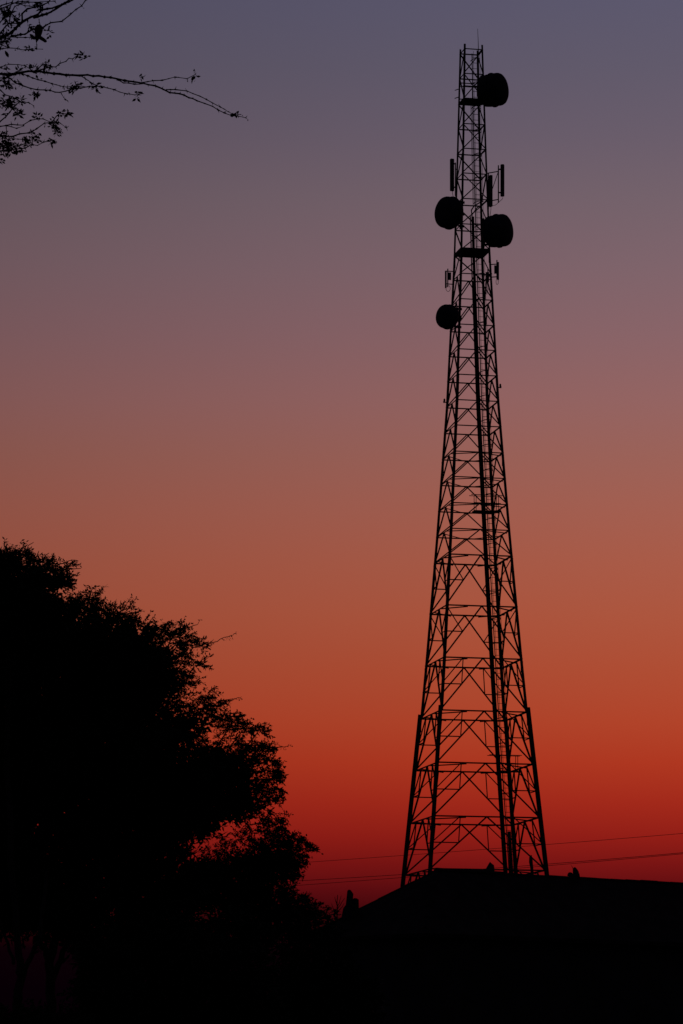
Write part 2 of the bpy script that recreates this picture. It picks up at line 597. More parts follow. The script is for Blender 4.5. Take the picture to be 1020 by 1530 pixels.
# ------------------------------------------------------------------ panel antennas
def panel(px, y0, y1, wpx, pipe_x, py0, py1, arms, leg, side, label, fwd=0.0, turn=25):
    z = P(px, (y0 + y1) / 2, TY).z
    yy = corner(leg, z).y - fwd
    top, bot = P(px, y0, yy), P(px, y1, yy)
    t = thing('panel_antenna', (bot.x, bot.y, bot.z), label, 'panel antenna', 'upright panel antennas mounted on the tower')
    w = wpx * mpp(top)
    a = math.radians(turn)
    dx = Vector((math.cos(a), -side * math.sin(a), 0)); dy = Vector((-dx.y, dx.x, 0))
    mb = MB()
    ax = (top - bot)
    prof = [(-.5, -.28), (-.35, -.42), (.35, -.42), (.5, -.28), (.5, .3), (-.5, .3)]
    vs = []
    for h, s in ((0, .86), (.02, 1), (.98, 1), (1, .86)):
        vs += [bot + ax * h + dx * (x * w * s) + dy * (y * w * s) for x, y in prof]
    fs = [(r * 6 + k, r * 6 + (k + 1) % 6, r * 6 + 6 + (k + 1) % 6, r * 6 + 6 + k) for r in range(3) for k in range(6)]
    fs += [(5, 4, 3, 2, 1, 0), (18, 19, 20, 21, 22, 23)]
    mb.add(vs, fs)
    mb.build('panel', M_PANEL, t)
    mb = MB()
    p0, p1 = P(pipe_x, py0, yy), P(pipe_x + (px - pipe_x) * 0.0, py1, yy)
    mb.tube([p0, p1], 0.032, 8)
    mb.build('pipe', M_STEEL, t)
    mb = MB()
    for f in (0.12, 0.85):
        q = bot + ax * f
        pp = Vector((p0.x + (p1.x - p0.x) * .5, p0.y, q.z))
        mb.bar(q, pp, 0.05, 0.07)
    mb.build('bracket', M_STEEL, t)
    mb = MB()
    for ry in arms:
        q = P(pipe_x, ry, yy)
        mb.bar(q, corner(leg, q.z - 0.05), 0.045)
    if len(arms) > 1:
        mb.bar(P(pipe_x, arms[0], yy), mid(corner(leg, P(px, arms[0], yy).z), corner(leg, P(px, arms[1], yy).z), 1.0), 0.03)
    mb.build('arm', M_STEEL, t)
    mb = MB()
    b0 = bot + dx * 0.02
    mb.tube([b0, b0 + Vector((0, 0, -.12)), mid(b0, corner(leg, bot.z - .4), .5) + Vector((0, 0, -.25)), corner(leg, bot.z - .5)], 0.014, 6)
    mb.build('jumper_cable', M_CABLE, t)
panel(675.2, 237.5, 285.5, 5.6, 680.2, 243, 292, (252, 292), 3, -1, 'tall panel antenna at the upper left, above the large left drum dish')
panel(750.4, 245.8, 293.5, 5.2, 744.4, 247, 303, (256, 298), 1, 1, 'outermost tall panel antenna on the right, held out on a pole', 0.2)
panel(733.0, 262, 309, 5.4, 729.5, 258, 313, (268, 303), 1, 1, 'tall panel antenna tucked against the right leg above the right drum dish', 0.45, 60)

def small_unit(px0, py0, py1, pipe_x, box, arms, loop, leg, side, label):
    z = P(pipe_x, (py0 + py1) / 2, TY).z
    yy = corner(leg, z).y - 0.1
    t = thing('radio_antenna', P(pipe_x, py1, yy), label, 'radio antenna', 'small radio antennas below the wide platform')
    mb = MB(); a, b = P(px0, py0 + 2, yy), P(px0, py1, yy)
    mb.box((a + b) / 2, (0.045, 0, 0), (0, 0.09, 0), (a - b) / 2)
    mb.build('panel', M_PANEL, t)
    mb = MB(); mb.tube([P(pipe_x, py0 - 1.5, yy), P(pipe_x, py1 - 1, yy)], 0.032, 8)
    mb.build('pipe', M_STEEL, t)
    mb = MB()
    a, b = P(box[0], box[1], yy), P(box[2], box[3], yy)
    mb.box((a + b) / 2, (abs(b.x - a.x) / 2, 0, 0), (0, 0.08, 0), (0, 0, abs(a.z - b.z) / 2))
    mb.build('radio_box', M_PANEL, t)
    mb = MB()
    for ry in arms:
        q = P(px0, ry, yy); mb.bar(q, corner(leg, q.z), 0.045)
    mb.build('arm', M_STEEL, t)
    mb = MB()
    lx, ly, rx_, ry_ = loop
    mb.tube([P(lx + rx_ * math.sin(u), ly - ry_ * math.cos(u), yy) for u in np.linspace(0.25, 2 * math.pi - 0.25, 14)], 0.013, 6, False)
    mb.build('cable_loop', M_CABLE, t)
small_unit(665.8, 403, 430, 668.8, (669.5, 407.5, 673.8, 418), (405, 424), (669.3, 431, 3.2, 4.6), 3, -1,
           'small radio antenna on the left edge with a cable loop, above the smallest dish')
small_unit(744.0, 390, 418, 742.2, (738.2, 397, 741.6, 408.5), (394.5, 413.5), (742.6, 421, 1.7, 4.2), 1, 1,
           'small radio antenna on the right edge with a cable loop, below the wide platform')
# equipment beside the right legs under the platform
eq = thing('equipment_box', P(729, 420, TY), 'small dark equipment box strapped inside the right legs below the wide platform', 'equipment box')
mb = MB(); a, b = P(725.5, 407, TY - .4), P(730.5, 421, TY - .4)
mb.box((a + b) / 2, ((b.x - a.x) / 2, 0, 0), (0, .1, 0), (0, 0, (a.z - b.z) / 2)); mb.build('case', M_PANEL, eq)
mb = MB()
mb.tube([P(728.6, 402, TY - .5), P(729, 425, TY - .5)], .03, 8)
mb.bar(P(724, 411, TY - .5), P(735, 409, TY - .5), .05); mb.bar(P(724, 419, TY - .5), P(735, 417, TY - .5), .05)
mb.build('bracket', M_STEEL, eq)
mb = MB()
for dx_ in (0, 1.5, 3):
    mb.tube([P(726 + dx_, 421, TY - .4), P(727 + dx_, 430, TY - .2), P(724 + dx_, 440, TY + .1)], .014, 6)
mb.build('jumper_cable', M_CABLE, eq)

# ------------------------------------------------------------------ overhead wires
def wire(xs, yv, label, r):
    r = r * 0.75
    co = np.polyfit(xs, yv, 2)
    pts = []
    for x in np.linspace(-500, 1500, 41):
        yy = np.polyval(co, x)
        D = 137 - 17 * (x - 450) / 570
        pts.append(P(x, yy, D))
    mb = MB(); mb.tube(pts, r, 6)
    tag(mb.build('power_line', M_CABLE), label, 'wire', 'overhead wires crossing behind the roof')
wire([454, 605, 731, 814, 1020], [1288.6, 1278, 1268.5, 1262, 1245.3], 'highest of the three thin overhead wires crossing the tower foot', 0.011)
wire([449, 601, 817, 1020], [1316, 1306.5, 1291.3, 1274], 'middle thin overhead wire, just above the lowest one', 0.013)
wire([449, 601, 817, 1020], [1322.4, 1311.5, 1293.3, 1275.8], 'lowest thin overhead wire, passing close above the roof ridge', 0.012)

# ------------------------------------------------------------------ house with hipped roof
HD = 100.0
R1 = P(652, 1299.5, HD)
def at_height(px, py, z):
    d = FWD + RGT * ((px - 510.0) / FPX) + UPV * ((765.0 - py) / FPX)
    return CAM + d * ((z - CAM.z) / d.z)
R2 = at_height(1020, 1319, R1.z)
u = (R2 - R1); ULEN = u.length; u.normalize()
R2 = R1 + u * (ULEN * 1.9)
v = Vector((u.y, -u.x, 0))                      # towards the camera and right
CL = P(445, 1402, HD)                            # left eave corner
h = abs(CL.x - R1.x) / abs((-u - v).x)
EZ = CL.z
def E(p, su, sv): 
    q = p + u * (su * h) + v * (sv * h); q.z = EZ; return q
house = thing('house', (R1.x, R1.y, 0), 'black house with a hipped roof and long ridge in front of the tower', 'house')
c0, c1 = E(R1, -1, -1), E(R1, -1, 1)
c2, c3 = E(R2, 1, 1), E(R2, 1, -1)
mb = MB()
mb.add([R1, R2, c0, c1, c2, c3] + [q + Vector((0, 0, -.12)) for q in (c0, c1, c2, c3)],
       [(0, 3, 4, 1), (0, 2, 3), (1, 5, 2, 0), (1, 4, 5), (2, 6, 7, 3), (3, 7, 8, 4), (4, 8, 9, 5), (5, 9, 6, 2), (9, 8, 7, 6)])
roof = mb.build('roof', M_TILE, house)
ins = 0.45
w0, w1, w2, w3 = [q + (R1 + (R2 - R1) * .5 - q).normalized() * 0.0 for q in (c0, c1, c2, c3)]
w0 = w0 + u * ins + v * ins; w1 = w1 + u * ins - v * ins; w2 = w2 - u * ins - v * ins; w3 = w3 - u * ins + v * ins
for a, b in ((w0, w1), (w1, w2), (w2, w3), (w3, w0)):
    mb = MB()
    d = (b - a).normalized(); nn = Vector((d.y, -d.x, 0))
    A0, B0 = a + d * .13, b - d * .13 + d * .26
    mb.box(((A0 + B0) / 2).xy.to_3d() + Vector((0, 0, (EZ - .13) / 2)), (B0 - A0).xy.to_3d() / 2, nn * .12, (0, 0, (EZ - .13) / 2))
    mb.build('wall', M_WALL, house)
# ridge and hip tiles: half round clay caps, one object each
def cap(p, q, r, lift=0.0):
    mb = MB()
    d = (q - p).normalized()
    x = d.cross(Vector((0, 0, 1))).normalized(); y = x.cross(d)
    vs = []
    for o, rr in ((p - d * .02, r), (q + d * .02, r * 0.93)):
        for a in np.linspace(-0.25, math.pi + 0.25, 8):
            vs.append(o + x * rr * math.cos(a) + y * (rr * .75 * math.sin(a) - 0.05) + Vector((0, 0, lift)))
    fs = [(i, i + 1, 9 + i, 8 + i) for i in range(7)] + [tuple(range(7, -1, -1)), tuple(range(8, 16))]
    mb.add(vs, fs)
    mb.build('ridge_tile', M_TILE, roof)
nt_ = 30
for i in range(nt_):
    a, b = R1 + (R2 - R1) * (i / nt_), R1 + (R2 - R1) * ((i + 1) / nt_)
    px_ = 652 + i * 24
    cap(a, b, .11, 0.035 + random.uniform(-.008, .008) if px_ < 725 else random.uniform(-.02, -0.0))
for i in range(12):
    cap(c0 + (R1 - c0) * (i / 12), c0 + (R1 - c0) * ((i + 1) / 12), .11, random.uniform(-.03, -.01))
    if i > 0: cap(c1 + (R1 - c1) * (i / 12), c1 + (R1 - c1) * ((i + 1) / 12), .11, random.uniform(-.02, .0))
# broken chimney on the left hip: a tall pointed slab and a lower block
def prism(mb, pts, Y, depth):
    f = [P(x, y, Y - depth / 2) for x, y in pts]
    b = [p + Vector((0, depth, 0)) for p in f]
    n = len(f)
    mb.add(f + b, [tuple(range(n)), tuple(range(2 * n - 1, n - 1, -1))] + [(i, n + i, n + (i + 1) % n, (i + 1) % n) for i in range(n)])
mb = MB()
prism(mb, [(509, 1375), (512.5, 1357), (516.3, 1352), (517.6, 1341), (518.6, 1331), (520.5, 1329.2), (523.5, 1329.6),
           (526, 1333), (527.8, 1335.6), (527.2, 1342.5), (526.8, 1375)], HD - .1, .36)
mb.build('chimney', M_STONE, roof)
mb = MB()
prism(mb, [(526.9, 1372), (527, 1343), (529.5, 1341.6), (533, 1342.2), (535.8, 1344.2), (536.2, 1372)], HD - .08, .30)
mb.build('chimney_block', M_STONE, roof)

# loose stones and a post on the ridge
def on_ridge(px):
    t = (px - 652) / 368.0
    best = None
    for s in np.linspace(0, 1.2, 400):
        q = R1 + u * (ULEN * s)
        x = 510 + FPX * (q - CAM).dot(RGT) / (q - CAM).dot(FWD)
        if best is None or abs(x - px) < best[0]: best = (abs(x - px), q)
    return best[1]
def rough_stone(name, outline, px, depth, label, cat, group=None):
    q = on_ridge(px)
    mb = MB()
    f = [P(x, y, q.y) for x, y in outline]
    c = sum(f, Vector()) / len(f)
    vs = []
    n = len(f)
    for k, (s, dd) in enumerate(((.45, -.5), (.85, -.36), (1.0, -.05), (.97, .15), (.8, .38), (.4, .5))):
        for p in f:
            w = c + (p - c) * s + Vector((random.uniform(-.008, .008), dd * depth, 0))
            if s < 1: w.z = min(w.z, max(p.z, q.z)) if p.z > q.z else p.z
            vs.append(w)
    fs = [(r * n + i, r * n + (i + 1) % n, (r + 1) * n + (i + 1) % n, (r + 1) * n + i) for r in range(5) for i in range(n)]
    fs += [tuple(range(n - 1, -1, -1)), tuple(range(5 * n, 6 * n))]
    mb.add(vs, fs)
    o = mb.build(name, M_STONE, None, False, q)
    tag(o, label, cat, group)
    return o
GS = 'small dark lumps standing on the roof ridge'
rough_stone('stone', [(724, 1304), (726.5, 1297), (729.5, 1291), (731.8, 1287.6), (734.5, 1290.5), (737.6, 1292.6), (738.6, 1297), (739, 1305)],
            732, .25, 'pointed jagged stone on the roof ridge under the middle of the tower', 'stone', GS)
rough_stone('ridge_post', [(792.8, 1307), (792.2, 1296), (790.4, 1288), (790.6, 1281), (792.4, 1278), (794.6, 1277.6), (795.6, 1284), (796.4, 1296), (797.4, 1308)],
            794, .10, 'slim upright post on the roof ridge between the right tower legs', 'post', GS)
rough_stone('stone', [(855.8, 1310), (855.8, 1298), (857.2, 1295.8), (858.8, 1295.6), (861.5, 1298), (864, 1301.5), (865.6, 1306), (866.4, 1311)],
            860, .2, 'tall hunched stone on the roof ridge right of the tower', 'stone', GS)
rough_stone('stone', [(847.5, 1309), (847.6, 1306), (849.5, 1303.6), (852, 1303), (854.4, 1304.2), (855.6, 1306.5), (855.6, 1310)],
            851, .16, 'small round stone at the left foot of the tall hunched stone', 'stone', GS)
mb = MB(); q = on_ridge(857)
mb.tube([P(857.5, 1300, q.y), P(855, 1296, q.y), P(853, 1292.6, q.y)], [.011, .009, .005], 5)
tag(mb.build('twig', M_BARK, None, False, P(857.5, 1300, q.y)), 'thin twig sticking up left of the tall hunched stone on the ridge', 'twig')

# ------------------------------------------------------------------ foliage
class Leaves:
    def __init__(s): s.q = []; s.t = []
    def sprays(s, st, dr, ln, nl, ll, lw, twig):
        """st (n,3) starts, dr (n,3) unit directions, ln (n) lengths; nl leaves each"""
        n = len(st)
        if n == 0: return
        up = np.array([0, 0, 1.0])
        side = np.cross(dr, up + rng.normal(0, .5, (n, 3)))
        side /= np.linalg.norm(side, axis=1, keepdims=True) + 1e-9
        bend = rng.normal(0, .25, (n, 3)); bend[:, 2] -= .25
        t = np.linspace(.08, 1.0, nl)[None, :, None] + rng.uniform(-.03, .03, (n, nl, 1))
        pos = st[:, None, :] + dr[:, None, :] * ln[:, None, None] * t + bend[:, None, :] * ln[:, None, None] * (t ** 2) * .6
        sg = np.where(np.arange(nl) % 2 == 0, 1.0, -1.0)[None, :, None]
        ld = dr[:, None, :] * .55 + side[:, None, :] * sg * .8 + rng.normal(0, .35, (n, nl, 3))
        ld[:, :, 2] -= .15
        ld /= np.linalg.norm(ld, axis=2, keepdims=True)
        wd = np.cross(ld, rng.normal(0, 1, (n, nl, 3)))
        wd /= np.linalg.norm(wd, axis=2, keepdims=True) + 1e-9
        L_ = ll * rng.uniform(.6, 1.25, (n, nl, 1)); W_ = lw * rng.uniform(.7, 1.2, (n, nl, 1))
        keep = rng.random((n, nl)) < .9
        q = np.stack([pos, pos + ld * L_ * .45 + wd * W_ * .5, pos + ld * L_, pos + ld * L_ * .45 - wd * W_ * .5], axis=2)
        s.q.append(q[keep].reshape(-1, 3))
        if twig > 0:
            ts = np.linspace(0, 1, 4)[None, :, None]
            c = st[:, None, :] + dr[:, None, :] * ln[:, None, None] * ts + bend[:, None, :] * ln[:, None, None] * (ts ** 2) * .6
            for a in (side, np.cross(dr, side)):
                rr = np.array([1, .8, .6, .3])[None, :, None] * twig
                lo, hi = c - a[:, None, :] * rr, c + a[:, None, :] * rr
                for k in range(3):
                    s.q.append(np.stack([lo[:, k], lo[:, k + 1], hi[:, k + 1], hi[:, k]], axis=1).reshape(-1, 3))
    def build(s, name, mat, parent):
        v = np.concatenate(s.q) - np.array(WORLD[parent.name])
        nq = len(v) // 4
        me = bpy.data.meshes.new(name)
        me.vertices.add(nq * 4); me.vertices.foreach_set('co', v.astype(np.float32).ravel())
        me.loops.add(nq * 4); me.loops.foreach_set('vertex_index', np.arange(nq * 4, dtype=np.int32))
        me.polygons.add(nq); me.polygons.foreach_set('loop_start', np.arange(0, nq * 4, 4, dtype=np.int32))
        me.polygons.foreach_set('loop_total', np.full(nq, 4, dtype=np.int32))
        me.update(calc_edges=True); me.validate()
        me.materials.append(mat)
        o = bpy.data.objects.new(name, me); C.objects.link(o); o.parent = parent
        return o

def clump(lv, cx, cy, rx, ry, Y, dens, big=1.0, depth=None, spl=16.0, px_=None):
    c = np.array(P(cx, cy, Y)); s = Y / FPX * 1.015
    rad = np.array([rx * s, (depth if depth else max(rx, ry) * s), ry * s])
    n = int(max(8, dens * rx * ry))
    d = rng.normal(0, 1, (n, 3)); d /= np.linalg.norm(d, axis=1, keepdims=True)
    r = rng.random((n, 1)) ** (1 / 2.2) * .86
    st = c + d * r * rad
    dr = d * np.array([1.0, 1.0, .55]) + rng.normal(0, .45, (n, 3)); dr[:, 2] += .1
    dr /= np.linalg.norm(dr, axis=1, keepdims=True)
    ln = spl * s * rng.uniform(.5, 1.3, n) * big ** .5
    lv.sprays(st, dr, ln, 11, 5.0 * s * big, 2.1 * s * big, .35 * s)
    return c

def sprigs(lv, edges, Y, cx, cy, per, lmin=12, lmax=28):
    """leafy twigs that stick out of the crown's edge, away from (cx, cy)"""
    s = Y / FPX * 1.015
    st, dr, ln = [], [], []
    for x, y, a, b in edges:
        for k in range(per):
            an = math.atan2((y - cy) * .7, x - cx) + random.gauss(0, .5)
            px, py = x + math.cos(an) * a * random.uniform(.4, .95), y + math.sin(an) * b * random.uniform(.4, .95)
            st.append(np.array(P(px, py, Y + random.uniform(-.8, .8))))
            d = Vector((math.cos(an), random.gauss(0, .35), -math.sin(an) * .8 + random.gauss(.05, .2))).normalized()
            dr.append(np.array(d)); ln.append(random.uniform(lmin, lmax) * s * (1.0 if random.random() < .85 or x > 380 else 1.5) * (.5 if x > 385 else 1))
    lv.sprays(np.array(st), np.array(dr), np.array(ln), 15, 5.6 * s, 2.4 * s, .5 * s)

def limb(mb, pts, r0, r1, wob=0.0, sub=4):
    """tapering wobbly limb through the given points"""
    pts = [Vector(p) for p in pts]
    res = []
    for a, b in zip(pts[:-1], pts[1:]):
        for k in range(sub):
            p = a + (b - a) * (k / sub)
            if res: p += Vector((random.gauss(0, wob), random.gauss(0, wob), random.gauss(0, wob)))
            res.append(p)
    res.append(pts[-1])
    n = len(res)
    mb.tube(res, [r0 + (r1 - r0) * (i / (n - 1)) for i in range(n)], 7)

def ground_pt(px, Y):
    p = P(px, 1500, Y); return Vector((p.x, p.y, 0))

# --- big tree (right hand bulk)
TA = 50.0
root = ground_pt(74, TA)
tree_a = thing('acacia_tree', root, 'large black spreading tree filling the lower left, its ragged edge facing the tower', 'tree',
               'dark trees at the lower left')
solid = [  # interior clumps, large leaves
    (215, 975, 38, 26), (150, 960, 60, 38), (90, 950, 60, 40), (60, 1010, 80, 70), (160, 1040, 80, 60), (205, 1000, 50, 35),
    (220, 1090, 60, 32), (270, 1090, 45, 16), (300, 1150, 70, 30), (335, 1150, 38, 16), (250, 1180, 90, 45), (150, 1140, 110, 80),
    (60, 1130, 90, 90), (320, 1190, 60, 16), (255, 1220, 60, 22), (180, 1240, 100, 50), (60, 1250, 100, 70), (210, 1275, 80, 30),
    (100, 1330, 110, 55), (220, 1330, 90, 45), (60, 1375, 80, 28), (160, 1400, 60, 35), (240, 1390, 70, 40), (20, 1190, 60, 60),
    (0, 1060, 60, 70), (10, 1130, 60, 70), (0, 1280, 60, 70), (10, 1340, 60, 50), (190, 975, 45, 30), (150, 985, 60, 35), (110, 975, 50, 30), (225, 1020, 35, 24), (240, 1120, 60, 30), (10, 1000, 60, 50),
    (180, 1180, 90, 60), (120, 1080, 90, 60), (318, 1158, 45, 22), (40, 960, 50, 30), (340, 1168, 30, 12), (320, 1212, 50, 14), (285, 1232, 45, 16), (352, 1202, 32, 10)]
edge = [
    (130, 903, 22, 11), (122, 912, 26, 12), (160, 918, 26, 11), (185, 928, 24, 11), (205, 940, 30, 12), (235, 946, 22, 10), (262, 942, 14, 9),
    (270, 955, 22, 13), (288, 968, 18, 5), (262, 985, 34, 10), (290, 995, 14, 5), (255, 1010, 34, 10), (272, 1022, 16, 6), (230, 1025, 45, 16),
    (300, 1060, 26, 10), (318, 1050, 14, 6), (332, 1072, 28, 9), (365, 1088, 24, 6), (385, 1094, 10, 4), (268, 1080, 34, 10), (345, 1084, 28, 6),
    (378, 1113, 22, 7), (395, 1120, 13, 6), (355, 1130, 45, 12), (392, 1140, 24, 11), (404, 1152, 11, 6), (410, 1160, 9, 5),
    (400, 1165, 18, 8), (407, 1180, 11, 5), (378, 1178, 30, 12), (392, 1195, 18, 5), (405, 1190, 12, 5), (350, 1200, 30, 9), (372, 1206, 16, 6),
    (300, 1215, 40, 12), (280, 1240, 40, 12), (248, 1058, 30, 10)]
loose = [(250, 1045, 55, 22), (215, 1040, 40, 22), (320, 1108, 55, 9), (300, 1040, 25, 10), (340, 1118, 40, 9), (390, 1212, 16, 6), (375, 1222, 22, 8),
         (180, 915, 30, 10), (140, 893, 16, 7)]
lv = Leaves()
hubs = []
for x, y, a, b in solid:
    Y = TA + rng.uniform(-1.6, 1.6)
    hubs.append(clump(lv, x, y, a, b, Y, .15, 2.0))
for x, y, a, b in edge:
    Y = TA + rng.uniform(-1.2, 1.2)
    hubs.append(clump(lv, x, y, a * 1.1, b * .72, Y, .30, 1.1, spl=12))
for x, y, a, b in loose:
    clump(lv, x, y, a, b, TA + rng.uniform(-1.2, 1.2), .085, 1.0, spl=14)
sprigs(lv, edge + loose, TA, 150, 1150, 6, 9, 22)
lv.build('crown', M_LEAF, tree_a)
mb = MB()
limb(mb, [root, P(76, 1500, TA), P(75, 1440, TA), P(82, 1400, TA), P(110, 1300, TA), P(150, 1180, TA)], .085, .05, .01)
limb(mb, [P(76, 1470, TA), P(95, 1420, TA + .3), P(150, 1360, TA + .5), P(240, 1270, TA + .6)], .05, .03, .02)
limb(mb, [P(75, 1440, TA), P(60, 1395, TA - .3), P(60, 1300, TA - .6), P(80, 1150, TA - .6)], .05, .03, .02)
mb.build('trunk', M_BARK, tree_a)
mb = MB()
start = [P(150, 1180, TA), P(240, 1270, TA + .6), P(80, 1150, TA - .6), P(110, 1300, TA)]
for hpt in hubs:
    hpt = Vector(hpt)
    s = min(start, key=lambda q: (q - hpt).length)
    limb(mb, [s, s + (hpt - s) * .5 + Vector((0, 0, .12)), hpt], .028, .008, .03, 3)
tl = Leaves()
# bare twigs that reach out of the edge, as polylines in the photo
for tw in ([(262, 940), (280, 938), (292, 934), (299, 925)], [(285, 968), (305, 963), (325, 958), (340, 951), (351, 946)], [(325, 1048), (340, 1046), (355, 1043), (361, 1041)],
           [(400, 1117), (415, 1116), (428, 1115), (435, 1113)], [(130, 915), (136, 905), (140, 893), (146, 884)], [(300, 995), (310, 994), (314, 995)],
           [(388, 1092), (396, 1098), (399, 1102)], [(100, 880), (107, 872), (110, 862)]):
    Y = TA + random.uniform(-.6, .6)
    pts_ = [P(x, y, Y) for x, y in tw]
    limb(mb, pts_, .009, .003, .007, 3)
    k_ = Y / FPX
    for a_, b_ in zip(pts_[:-1], pts_[1:]):
        for f_ in (0.1, .4, .75):
            if random.random() < .8:
                tl.sprays(np.array([a_ + (b_ - a_) * f_]), np.array([Vector((random.uniform(.2, 1), random.gauss(0, .3), random.uniform(-.9, .3))).normalized()]),
                          np.array([4 * k_]), random.choice((2, 3, 4)), 4.2 * k_, 1.7 * k_, .2 * k_)
tl.build('twig_leaves', M_LEAF, tree_a)
mb.build('branches', M_BARK, tree_a)

# --- taller tree at the left edge
TB = 46.0
root = ground_pt(26, TB)
tree_b = thing('acacia_tree', root, 'tallest black tree at the left edge, its feathery top above the other trees', 'tree',
               'dark trees at the lower left')
lv = Leaves(); hubs = []
for x, y, a, b in [(0, 870, 60, 30), (45, 872, 50, 18), (20, 910, 80, 30), (-40, 860, 60, 40), (-40, 940, 80, 50), (30, 925, 70, 25)]:
    hubs.append(clump(lv, x, y, a, b, TB + rng.uniform(-1.2, 1.2), .15, 1.9))
sprigs(lv, [(8, 836, 24, 12), (40, 840, 22, 12), (62, 845, 22, 10), (82, 856, 20, 8), (92, 868, 14, 6), (80, 880, 20, 8), (95, 902, 20, 9)], TB, 10, 920, 6, 10, 24)
for x, y, a, b in [(8, 836, 24, 12), (22, 833, 12, 10), (40, 840, 22, 12), (62, 845, 22, 10), (82, 856, 20, 8), (95, 866, 12, 5), (70, 868, 30, 10),
                   (92, 872, 12, 6), (55, 878, 34, 10), (-15, 835, 25, 14), (70, 900, 24, 10), (95, 902, 20, 9), (45, 895, 35, 10), (98, 912, 22, 9)]:
    hubs.append(clump(lv, x, y, a, b, TB + rng.uniform(-1., 1.), .30, 1.1, spl=12))
for x, y, a, b in [(95, 848, 18, 5), (105, 843, 8, 4), (40, 826, 10, 8), (20, 824, 16, 6), (75, 890, 20, 6), (108, 895, 12, 8)]:
    clump(lv, x, y, a, b, TB + rng.uniform(-1., 1.), .11, 1.0, spl=12)
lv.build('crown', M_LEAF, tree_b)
mb = MB()
limb(mb, [root, P(27, 1500, TB), P(31, 1460, TB), P(28, 1430, TB), P(20, 1330, TB), P(10, 1150, TB), P(15, 960, TB)], .075, .03, .012)
limb(mb, [P(31, 1462, TB), P(45, 1430, TB - .2), P(60, 1400, TB - .3), P(70, 1300, TB)], .04, .025, .012)
limb(mb, [P(20, 1440, TB), P(12, 1410, TB + .2), P(-10, 1350, TB + .3)], .025, .018, .01)
mb.build('trunk', M_BARK, tree_b)
mb = MB()
s = P(15, 960, TB)
for hpt in hubs:
    hpt = Vector(hpt)
    limb(mb, [s, s + (hpt - s) * .5 + Vector((0, 0, .1)), hpt], .022, .006, .03, 3)
for tw in ([(30, 840), (38, 826), (42, 815), (50, 810)], [(52, 838), (56, 828), (58, 823)], [(62, 840), (68, 830), (73, 826)], [(90, 852), (105, 849), (112, 850), (121, 849)], [(85, 845), (100, 840), (108, 836)]):
    Y = TB + random.uniform(-.5, .5)
    limb(mb, [P(x, y, Y) for x, y in tw], .010, .004, .003, 3)
mb.build('branches', M_BARK, tree_b)

# --- smaller tree between the big one and the roof
TC = 56.0
root = ground_pt(370, TC)
tree_c = thing('acacia_tree', root, 'lower black tree between the large tree and the roof, sky showing through its left side', 'tree',
               'dark trees at the lower left')
lv = Leaves(); hubs = []
for x, y, a, b in [(350, 1325, 60, 25), (410, 1300, 36, 16), (280, 1330, 60, 35), (380, 1350, 60, 30), (400, 1285, 36, 12), (335, 1298, 45, 10), (290, 1305, 45, 12), (385, 1290, 40, 10)]:
    hubs.append(clump(lv, x, y, a, b, TC + rng.uniform(-1., 1.), .15, 1.9))
sprigs(lv, [(410, 1238, 13, 14), (424, 1252, 16, 9), (440, 1258, 16, 6), (450, 1268, 14, 5), (442, 1282, 16, 8), (426, 1305, 20, 8), (395, 1255, 22, 9), (350, 1275, 34, 8)], TC, 370, 1310, 6, 10, 22)
for x, y, a, b in [(410, 1238, 13, 14), (424, 1252, 16, 9), (440, 1258, 16, 6), (456, 1268, 14, 5), (420, 1268, 28, 12), (442, 1282, 16, 8), (425, 1292, 26, 10),
                   (395, 1265, 22, 9), (370, 1285, 34, 8), (330, 1295, 40, 10), (426, 1308, 20, 8), (300, 1300, 30, 10)]:
    hubs.append(clump(lv, x, y, a, b, TC + rng.uniform(-1., 1.), .30, 1.1, spl=13))
for x, y, a, b in [(365, 1255, 40, 18), (340, 1272, 40, 10), (385, 1240, 18, 12), (428, 1220, 6, 8), (310, 1275, 25, 8), (400, 1225, 12, 8)]:
    clump(lv, x, y, a, b, TC + rng.uniform(-1., 1.), .10, 1.0, spl=13)
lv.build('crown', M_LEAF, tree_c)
mb = MB()
limb(mb, [root, P(372, 1500, TC), P(366, 1420, TC), P(375, 1340, TC), P(395, 1290, TC)], .08, .03, .012)
mb.build('trunk', M_BARK, tree_c)
mb = MB(); s = P(375, 1340, TC)
for hpt in hubs:
    hpt = Vector(hpt); limb(mb, [s, s + (hpt - s) * .5 + Vector((0, 0, .1)), hpt], .022, .006, .03, 3)
for tw in ([(412, 1250), (420, 1230), (430, 1216)], [(440, 1280), (458, 1272), (470, 1270), (476, 1268)], [(420, 1245), (424, 1222), (425, 1210)]):
    limb(mb, [P(x, y, TC) for x, y in tw], .012, .004, .004, 3)
mb.build('branches', M_BARK, tree_c)

# --- shrubs under the trees and beside the roof
def shrub(px, Y, clumps, label, big=1.6, dens=.10, edges=(), name='shrub', cat='shrub'):
    root = ground_pt(px, Y)
    t = thing(name, root, label, cat, 'dark shrubs below the trees')
    lv = Leaves(); hubs = []
    for x, y, a, b in clumps: hubs.append(clump(lv, x, y, a, b, Y + rng.uniform(-.6, .6), dens, big))
    for x, y, a, b in edges: hubs.append(clump(lv, x, y, a, b, Y + rng.uniform(-.6, .6), .22, 1.0, spl=11))
    lv.build('foliage', M_LEAF2, t)
    mb = MB()
    for hpt in hubs:
        hpt = Vector(hpt); b0 = root + Vector((random.uniform(-.15, .15), random.uniform(-.15, .15), 0))
        limb(mb, [b0, b0 + (hpt - b0) * .5 + Vector((random.uniform(-.1, .1), 0, .1)), hpt], .025, .008, .02, 3)
    mb.build('stems', M_BARK, t)
    return t
